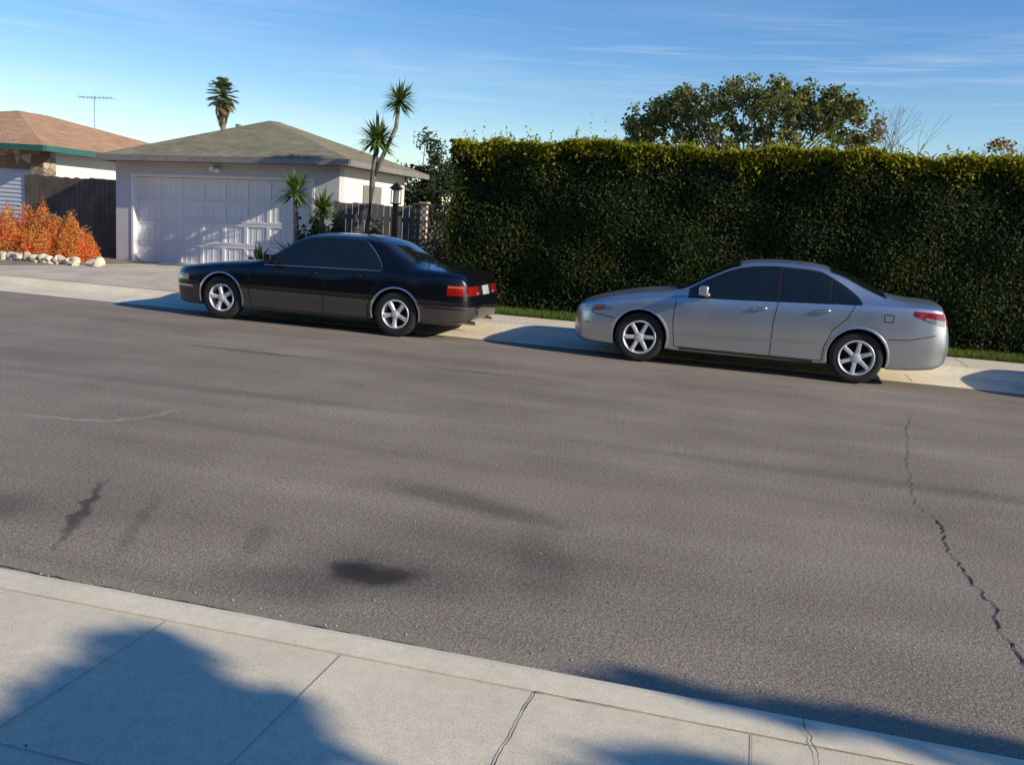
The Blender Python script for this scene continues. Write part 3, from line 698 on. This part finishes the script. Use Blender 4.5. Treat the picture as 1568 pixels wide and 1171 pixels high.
yucca('agave_plant',[([(-8.5,17.6,.15),(-8.5,17.6,.95)],[.05,.05],.5)],nb=80)
def bush(name,c,r,n,size,mat,parent=None,dome_=False):
    q=rng.normal(size=(n,3)); q/=np.linalg.norm(q,axis=1,keepdims=True); k=1+.22*np.sin(q[:,:1]*7+q[:,1:2]*5)+.16*np.sin(q[:,2:3]*9)
    if dome_: k=1+.10*np.sin(q[:,:1]*8+q[:,1:2]*5)+.08*np.sin(q[:,2:3]*11+q[:,:1]*6)
    q*=np.array(r)*k*rng.uniform(.35,1,(n,1))**.5; q[:,2]=np.abs(q[:,2])
    E=empty(name); m=MB()
    if parent: E.parent=parent
    for i in range(8):
        a=rng.uniform(0,6.28); m.tube([c,(c[0]+.6*r[0]*math.cos(a),c[1]+.6*r[1]*math.sin(a),c[2]+.7*r[2])],[.02,.008],5)
    m.obj('stems',M_bark,E); leaves('foliage',np.array(c)+q,size,mat,E); return E
bush('garden_shrub',(-8.6,18.0,.2),(.5,.4,1.3),2600,.05,G_pine)
bush('garden_shrub',(-7.9,18.3,.2),(.6,.4,1.15),2600,.05,G_tree)
bush('garden_shrub',(-7.0,18.0,.2),(.7,.4,.7),2200,.05,G_tree)
bush('garden_shrub',(-9.3,18.4,.2),(.4,.3,1.2),1800,.05,G_pine)
for (a,b_,r,hh) in [(-15.4,18.3,.6,1.1),(-16.1,18.2,.65,1.3),(-16.8,17.9,.7,1.2),(-17.5,17.8,.7,1.4),(-15.0,18.1,.4,.7),(-18.3,17.9,.9,1.3),(-16.4,17.6,.6,.85),(-15.6,17.7,.5,.7),(-17.2,17.5,.6,.8),(-19.3,17.9,.9,1.3)]:
    bush('orange_shrub',(a,b_,.12),(r,.6,hh),6500,.026,G_orange,None,True)
# ------------------------------------------------------------------ houses
M_stucco=simple('grey_stucco',(.60,.57,.58),.9,var=.06,scale=2,bump=.3)
M_white=simple('white_stucco',(.82,.79,.72),.9,var=.05,scale=2,bump=.3)
M_wtrim=simple('white_trim',(.80,.80,.80),.6,var=.05)
M_gdoor=simple('garage_door_paint',(.78,.76,.75),.5,var=.05,scale=1.2)
M_gray=simple('grey_fascia',(.24,.22,.20),.6)
def shingle(name,c,hi):
    t=NT(name); br=t.n('ShaderNodeTexBrick'); br.inputs['Scale'].default_value=1; br.inputs['Brick Width'].default_value=.3; br.inputs['Row Height'].default_value=.14; br.inputs['Mortar Size'].default_value=.006; br.inputs['Bias'].default_value=-.2
    br.inputs['Color1'].default_value=c+(1,); br.inputs['Color2'].default_value=hi+(1,); br.inputs['Mortar'].default_value=tuple(x*.45 for x in c)+(1,)
    sp=t.n('ShaderNodeSeparateXYZ'); t.l(t.pos,sp.inputs[0]); cb=t.n('ShaderNodeCombineXYZ')
    t.l(t.math('ADD',sp.outputs['X'],sp.outputs['Y']),cb.inputs['X']); t.l(t.math('MULTIPLY',sp.outputs['Z'],3.0),cb.inputs['Y']); t.l(cb.outputs[0],br.inputs['Vector'])
    col=t.mix(br.outputs['Color'],t.ramp(t.noise(2,4),[(.3,.8),(.7,1.15)]),1,'MULTIPLY')
    return t.bsdf(col,.95,spec=.2,bump=t.noise(60),bstr=.4)
M_shg=shingle('grey_shingles',(.27,.235,.145),(.35,.31,.20)); M_sho=shingle('tan_shingles',(.54,.31,.17),(.64,.38,.22))
K=.029; X0=-15.1
def hip(cx0,cx1,cy0,cy1,ze,apexes,th=.10):
    a,b_=apexes; v=[(cx0,cy0,ze),(cx1,cy0,ze),(cx1,cy1,ze),(cx0,cy1,ze),a,b_]
    return v,[(0,1,4),(1,2,5,4),(2,3,5),(3,0,4,5)]
G=empty('garage')
def add(mb,name,mat,par,sh=True,**k):
    if sh: mb.shear(K,X0)
    return mb.obj(name,mat,par,**k)
ez=2.55
m=MB(); m.box(-15.1,-14.66,19.6,19.85,0,ez); m.box(-9.85,-9.25,19.6,19.85,0,ez); m.box(-14.66,-9.85,19.6,19.85,2.24,ez)
m.box(-15.1,-14.9,19.85,23.6,0,ez); m.box(-14.9,-9.45,23.4,23.6,0,ez); add(m,'front_walls',M_stucco,G)
m=MB(); m.box(-9.45,-9.25,19.85,23.6,0,ez); add(m,'side_wall',M_white,G)
m=MB(); m.box(-14.66,-9.85,19.78,19.82,.1,2.24); add(m,'door_slab',M_gdoor,G)
m=MB(); dz0,dz1=.14,2.20; rows=4; cols=8; dx0,dx1=-14.60,-9.91
ch=(dx1-dx0)/cols; rh=(dz1-dz0)/rows
for r in range(rows):
    z0=dz0+r*rh+.008; z1=z0+rh-.016
    m.box(dx0,dx1,19.756,19.782,z0,z0+.055); m.box(dx0,dx1,19.756,19.782,z1-.055,z1)
    for c in range(cols+1):
        xx=dx0+c*ch; m.box(max(dx0,xx-.04),min(dx1,xx+.04),19.754,19.782,z0+.0551,z1-.0551)
    for c in range(cols):
        for q in range(1,4):
            xx=dx0+c*ch+ch*q/4; m.box(xx-.004,xx+.004,19.772,19.782,z0+.06,z1-.06)
add(m,'door_panels',M_gdoor,G)
m=MB(); m.box(-14.66,-14.60,19.58,19.76,.1,2.2); m.box(-9.91,-9.85,19.58,19.76,.1,2.2); m.box(-14.66,-9.85,19.58,19.76,2.2,2.26); add(m,'door_frame',M_wtrim,G)
rx0,rx1,ry1=-15.25,-8.8,24.2
v,f=hip(rx0,rx1,19.1,ry1,2.66,((-12.45,22.1,3.80),(-12.3,22.3,3.80)))
m=MB(); m.add(v,f); add(m,'roof',M_shg,G)
m=MB(); m.box(rx0,rx1,19.08,19.13,2.53,2.655); m.box(rx0-.02,rx0+.03,19.13,ry1,2.53,2.655); m.box(rx1-.03,rx1+.02,19.13,ry1,2.53,2.655); m.box(rx0+.03,rx1-.03,19.13,ry1,2.56,2.58); add(m,'fascia_and_soffit',M_gray,G)
m=MB(); m.tube([(-12.4,19.55,2.42),(-12.4,19.42,2.40)],[.05,.07],10); m.tube([(-12.3,19.55,2.42),(-12.25,19.42,2.36)],[.04,.06],10); add(m,'flood_lamp',M_wtrim,G)
m=MB(); m.box(-9.245,-9.225,20.9,22.0,1.4,2.2); add(m,'side_window',M_gray,G)
m=MB(); m.tube([(-13.2,21.9,3.4),(-13.2,21.9,3.62)],[.05,.05],8); m.tube([(-13.2,21.9,3.62),(-13.2,21.9,3.68)],[.09,.07],8); add(m,'roof_vent',M_gray,G)
dv=[(-15.0,14.30,.142),(-9.6,14.30,.142),(-15.0,15.42,.162),(-9.6,15.42,.162),(-15.0,19.8,.165),(-9.6,19.8,.335)]
mesh('driveway',dv,[(0,1,3,2),(2,3,5,4)],M_concg)
HL=empty('house')
m=MB(); m.box(-28,-18.35,21.0,21.2,0,2.8); add(m,'front_wall',M_white,HL,False)
m=MB()
for i in range(22): 
    z=.3+i*.11; m.add([(-27.9,20.995,z),(-18.75,20.995,z),(-18.75,20.965,z+.002),(-27.9,20.965,z+.002),(-27.9,20.985,z+.108),(-18.75,20.985,z+.108)],[(0,1,2,3),(3,2,5,4)])
M_siding=simple('pale_siding',(.66,.69,.74),.7,var=.05)
m.obj('clapboard_siding',M_siding,HL)
m=MB(); m.box(-18.55,-18.35,21.2,30,0,2.85); m.obj('side_wall',M_white,HL)
t=NT('flagstone'); vo=t.n('ShaderNodeTexVoronoi'); vo.inputs['Scale'].default_value=3.5; t.l(t.pos,vo.inputs['Vector'])
vd=t.n('ShaderNodeTexVoronoi',feature='DISTANCE_TO_EDGE'); vd.inputs['Scale'].default_value=3.5; t.l(t.pos,vd.inputs['Vector'])
sc_=t.mix(t.ramp(vo.outputs['Color'],[(.2,(.22,.14,.09)),(.5,(.42,.33,.22)),(.8,(.55,.46,.34))]),(.12,.10,.08),t.ramp(vd.outputs['Distance'],[(.0,1.0),(.06,0.0)]))
M_stone=t.bsdf(sc_,.9,bump=vd.outputs['Distance'],bstr=.8,bdist=.04)
m=MB(); m.box(-18.75,-18.30,20.9,21.35,0,2.75); m.obj('stone_corner_pier',M_stone,HL)
m=MB(); m.box(-24,-18.76,20.90,20.962,2.25,2.75); m.obj('stone_band',M_stone,HL)
v,f=hip(-28.6,-17.75,20.3,31,2.86,((-23.0,25.2,4.15),(-23.0,26.5,4.15))); m=MB(); m.add(v,f); m.obj('roof',M_sho,HL)
M_green=simple('green_fascia',(.03,.14,.11),.6)
m=MB(); m.box(-28.6,-17.75,20.27,20.32,2.72,2.855); m.box(-17.78,-17.72,20.32,31,2.72,2.855); m.obj('fascia',M_green,HL)
m=MB(); m.box(-28.5,-17.78,20.32,31,2.74,2.76); m.obj('soffit',M_wtrim,HL)
A=empty('tv_antenna'); m=MB(); m.tube([(-22.4,28,3.6),(-22.4,28,5.0)],.012,6); m.tube([(-23.0,28,4.95),(-21.7,28,4.98)],.007,5)
for i in range(9): 
    xx=-23.0+i*.16; l=.2+.05*(i%3); m.tube([(xx,28-l,4.95),(xx+.02,28+l,4.95)],.005,4); m.tube([(xx,28,4.95-.09),(xx,28,4.95+.09)],.005,4)
m.obj('mast_and_elements',M_gray,A)
M_dkwood=simple('dark_fence_wood',(.13,.105,.08),.85,var=.3,scale=3)
M_gywood=simple('grey_fence_wood',(.18,.16,.14),.85,var=.3,scale=3)
def fence(name,x0,x1,y,z0,z1,mat,w=.14):
    E=empty(name); m=MB(); x=x0
    while x<x1-.02:
        h=z1+random.uniform(-.02,.02); m.box(x,min(x+w-.012,x1),y,y+.02,z0,h); x+=w
    m.obj('boards',mat,E); m=MB(); m.box(x0,x1,y+.021,y+.07,z0+.3,z0+.4); m.box(x0,x1,y+.021,y+.07,z1-.35,z1-.25)
    x=x0
    while x<=x1: m.box(x,x+.1,y+.071,y+.17,z0,z1-.02); x+=2.2
    m.obj('rails',mat,E); return E
fence('wooden_fence',-18.28,-15.12,20.2,.1,2.1,M_dkwood,.15)
fence('wooden_fence',-9.22,-7.15,19.3,.2,1.92,M_gywood,.15)
fp=MB(); fp.box(-7.13,-7.0,19.2,19.34,.2,2.0); fp.box(-7.16,-6.97,19.17,19.37,2.0,2.04); fp.obj('fence_post',M_concg)
LT=empty('lattice_panel'); m=MB()
lx0,lx1,ly,lz0,lz1=-6.95,-5.9,18.4,.2,1.95
for i in range(-14,16):
    for sgn in (1,-1):
        xa=lx0+i*.13; p=[(xa,lz0),(xa+(lz1-lz0)*sgn,lz1)]
        def cl_(x,z,x2,z2,X):
            tt_=(X-x)/(x2-x); return X,z+(z2-z)*tt_
        if min(p[0][0],p[1][0])>=lx1 or max(p[0][0],p[1][0])<=lx0: continue
        for q in (0,1):
            X_,Z_=p[q]; o_=p[1-q]
            if X_<lx0: p[q]=cl_(X_,Z_,o_[0],o_[1],lx0)
            elif X_>lx1: p[q]=cl_(X_,Z_,o_[0],o_[1],lx1)
        (a1,z1_),(a2,z2_)=p
        m.add([(a1-.015,ly+.004*sgn,z1_),(a1+.015,ly+.004*sgn,z1_),(a2+.015,ly+.004*sgn,z2_),(a2-.015,ly+.004*sgn,z2_)],[(0,1,2,3)])
m.box(lx0-.05,lx0,ly-.03,ly+.03,lz0,lz1+.05); m.box(lx1,lx1+.05,ly-.03,ly+.03,lz0,lz1+.05); m.box(lx0,lx1,ly-.03,ly+.03,lz1,lz1+.05)
m.obj('lattice',M_bark,LT)
G_vine=leafmat('vine_leaves',[(.2,(.08,.09,.02)),(.6,(.20,.17,.05)),(.85,(.55,.28,.10))],.3,2)
bush('bougainvillea_vine',(-6.4,18.9,.2),(.6,.3,1.5),2600,.04,G_vine)
bush('bougainvillea_vine',(-6.3,18.25,.2),(.5,.12,1.5),900,.04,G_vine)
LN=empty('garden_lantern'); m=MB(); m.box(-7.68,-7.58,18.95,19.05,.2,1.95); m.box(-7.72,-7.54,18.91,19.09,1.95,1.98); m.box(-7.71,-7.55,18.92,19.08,2.24,2.27)
m.add([(-7.76,18.87,2.27),(-7.50,18.87,2.27),(-7.50,19.13,2.27),(-7.76,19.13,2.27),(-7.63,19.0,2.42)],[(0,1,4),(1,2,4),(2,3,4),(3,0,4)])
for a,b_ in ((-7.71,18.92),(-7.55,18.92),(-7.55,19.08),(-7.71,19.08)): m.box(a-.008,a+.008,b_-.008,b_+.008,1.98,2.24)
m.obj('lantern_frame',M_trimblk,LN); m=MB(); m.box(-7.68,-7.58,18.95,19.05,1.985,2.235); m.obj('lantern_glass',M_plate,LN)
SW=empty('stone_wall'); M_rock=simple('pale_rock',(.66,.57,.42),.9,var=.25,scale=4,bump=.8)
def rock(m,c,r):
    b=bmesh.new(); bmesh.ops.create_icosphere(b,subdivisions=2,radius=1)
    sx=[random.uniform(.7,1.2) for _ in range(3)]
    ph=[random.uniform(0,6) for _ in range(3)]
    vs=[]
    for v_ in b.verts:
        p=v_.co; k=1+.18*math.sin(p.x*3+ph[0])+.15*math.sin(p.y*4+ph[1])+.12*math.sin(p.z*5+ph[2]); vs.append((c[0]+p.x*r*sx[0]*k,c[1]+p.y*r*sx[1]*k,c[2]+p.z*r*.75*k))
    m.add(vs,[tuple(v_.index for v_ in f_.verts) for f_ in b.faces]); b.free()
m=MB(); x=-24
while x<-14.2:
    for lay in range(2): rock(m,(x+random.uniform(-.05,.05)+lay*.1,17.1+random.uniform(-.06,.06),.16+lay*.12),random.uniform(.08,.15))
    x+=.17
for c,r in (((-13.85,17.2,.25),.14),((-13.6,17.0,.22),.12),((-14.05,16.9,.2),.11),((-14.1,17.7,.25),.14)): rock(m,c,r)
m.obj('stones',M_rock,SW)
PL=empty('fan_palm_tree'); pc=Vector((-46,73.7,10.8)); m=MB(); m.tube([(-46,73.7,0),(-45.8,73.7,5),(-46,73.7,10.4)],[.35,.28,.22],10); m.obj('trunk',M_barkg,PL,smooth=True)
fm=MB(); fd=MB()
for i in range(130):
    th=rng.uniform(0,6.28); ph=math.asin(rng.uniform(-.98,.98)); l=rng.uniform(.6,1.2)
    d=Vector((math.cos(th)*math.cos(ph),math.sin(th)*math.cos(ph),math.sin(ph))); c=pc+Vector((d.x,d.y,d.z*1.15))*l; s=Vector((-math.sin(th),math.cos(th),0))
    tgt=fm if ph>-.75 else fd
    tgt.tube([pc,c],[.02,.02],4)
    for k in range(13):
        a=math.radians(-80+160*k/12); e=c+(d*math.cos(a)+s*math.sin(a))*.55*(1 if k%2 else .85)+Vector((0,0,-.16*math.cos(a))); g_=(d*-math.sin(a)+s*math.cos(a))*.04
        mid=c.lerp(e,.55); tgt.add([c,mid+g_,e,mid-g_],[(0,1,2,3)])
for k in range(200):
    th=rng.uniform(0,6.28); z=rng.uniform(-2.3,-.9); r=rng.uniform(.2,.3+.28*(z+2.3)); c=pc+Vector((math.cos(th)*r,math.sin(th)*r,z)); fd.add([c,c+Vector((.06,0,-.2)),c+Vector((0,0,-.5)),c+Vector((-.06,.03,-.2))],[(0,1,2,3)])
fm.obj('fronds',G_palm,PL); fd.obj('dead_fronds',G_brown,PL)
# ------------------------------------------------------------------ near-side trees (out of frame) + neighbour house
def back(x,y,h,z0=.14):
    s=(h-z0)/sd.z; return (x+sd.x*s,y+sd.y*s,h)
def inpoly(x,y,Pl):
    c=False; j=len(Pl)-1
    for i in range(len(Pl)):
        if (Pl[i][1]>y)!=(Pl[j][1]>y) and x<(Pl[j][0]-Pl[i][0])*(y-Pl[i][1])/(Pl[j][1]-Pl[i][1])+Pl[i][0]: c=not c
        j=i
    return c
def fill(Pl,n,h0,h1):
    out=[]; xs=[p[0] for p in Pl]; ys=[p[1] for p in Pl]
    while len(out)<n:
        x=random.uniform(min(xs),max(xs)); y=random.uniform(min(ys),max(ys))
        if inpoly(x,y,Pl): out.append(back(x,y,random.uniform(h0,h1)))
    return out
PA=[(-2.05,1.2),(-2.08,2.3),(-2.04,2.65),(-2.0,2.88),(-1.86,2.78),(-1.72,2.5),(-1.58,2.35),(-1.40,2.6),(-1.32,2.70),(-1.20,2.5),(-1.08,2.2),(-1.02,1.2)]
tree('street_tree',(7.2,.3,.14),(7.0,.4,2.6),fill(PA,150,3.6,4.4),.042,95,G_tree,M_bark,.10,.10,30)
PB=[(.0,3.38),(.6,3.42),(1.7,3.4),(1.7,3.1),(.4,3.1),(.0,3.15)]
PC=[(-.25,1.4),(-.28,2.6),(-.05,2.75),(.15,2.7),(.18,1.4)]
tree('street_tree',(9.8,.6,.14),(9.7,.7,2.7),fill(PB,40,3.9,4.5)+fill(PC,40,3.9,4.5),.045,100,G_tree,M_bark,.10,.10,30)
NH=empty('neighbour_house')
m=MB(); m.box(-22,9,-20,-12,.1,3.0); m.obj('walls',simple('beige_stucco',(.30,.26,.2),.9),NH)
m=MB(); m.add(*hip(-22.8,9.8,-20.8,-11.3,3.0,((-17,-16,5.0),(4,-16,5.0)))); m.obj('roof',M_shg,NH)
m=MB()
for x in (-18,-12,-6,0,5): m.box(x,x+1.8,-12.0,-11.96,1.1,2.3)
m.obj('windows',M_glass,NH)
G_bg=leafmat('added_tree_leaves',[(.2,(.02,.03,.012)),(.9,(.06,.07,.03))],.1,1)
BGT=empty('added_tree_row')  # unseen trees added behind the camera so the car paint reflects dark
for i,x in enumerate(range(-34,26,4)):
    bush('added_tree_mass',(x+random.uniform(-1,1),-8.5,.1),(2.6,1.4,5.5+2*random.random()),1500,.30,G_bg,BGT)
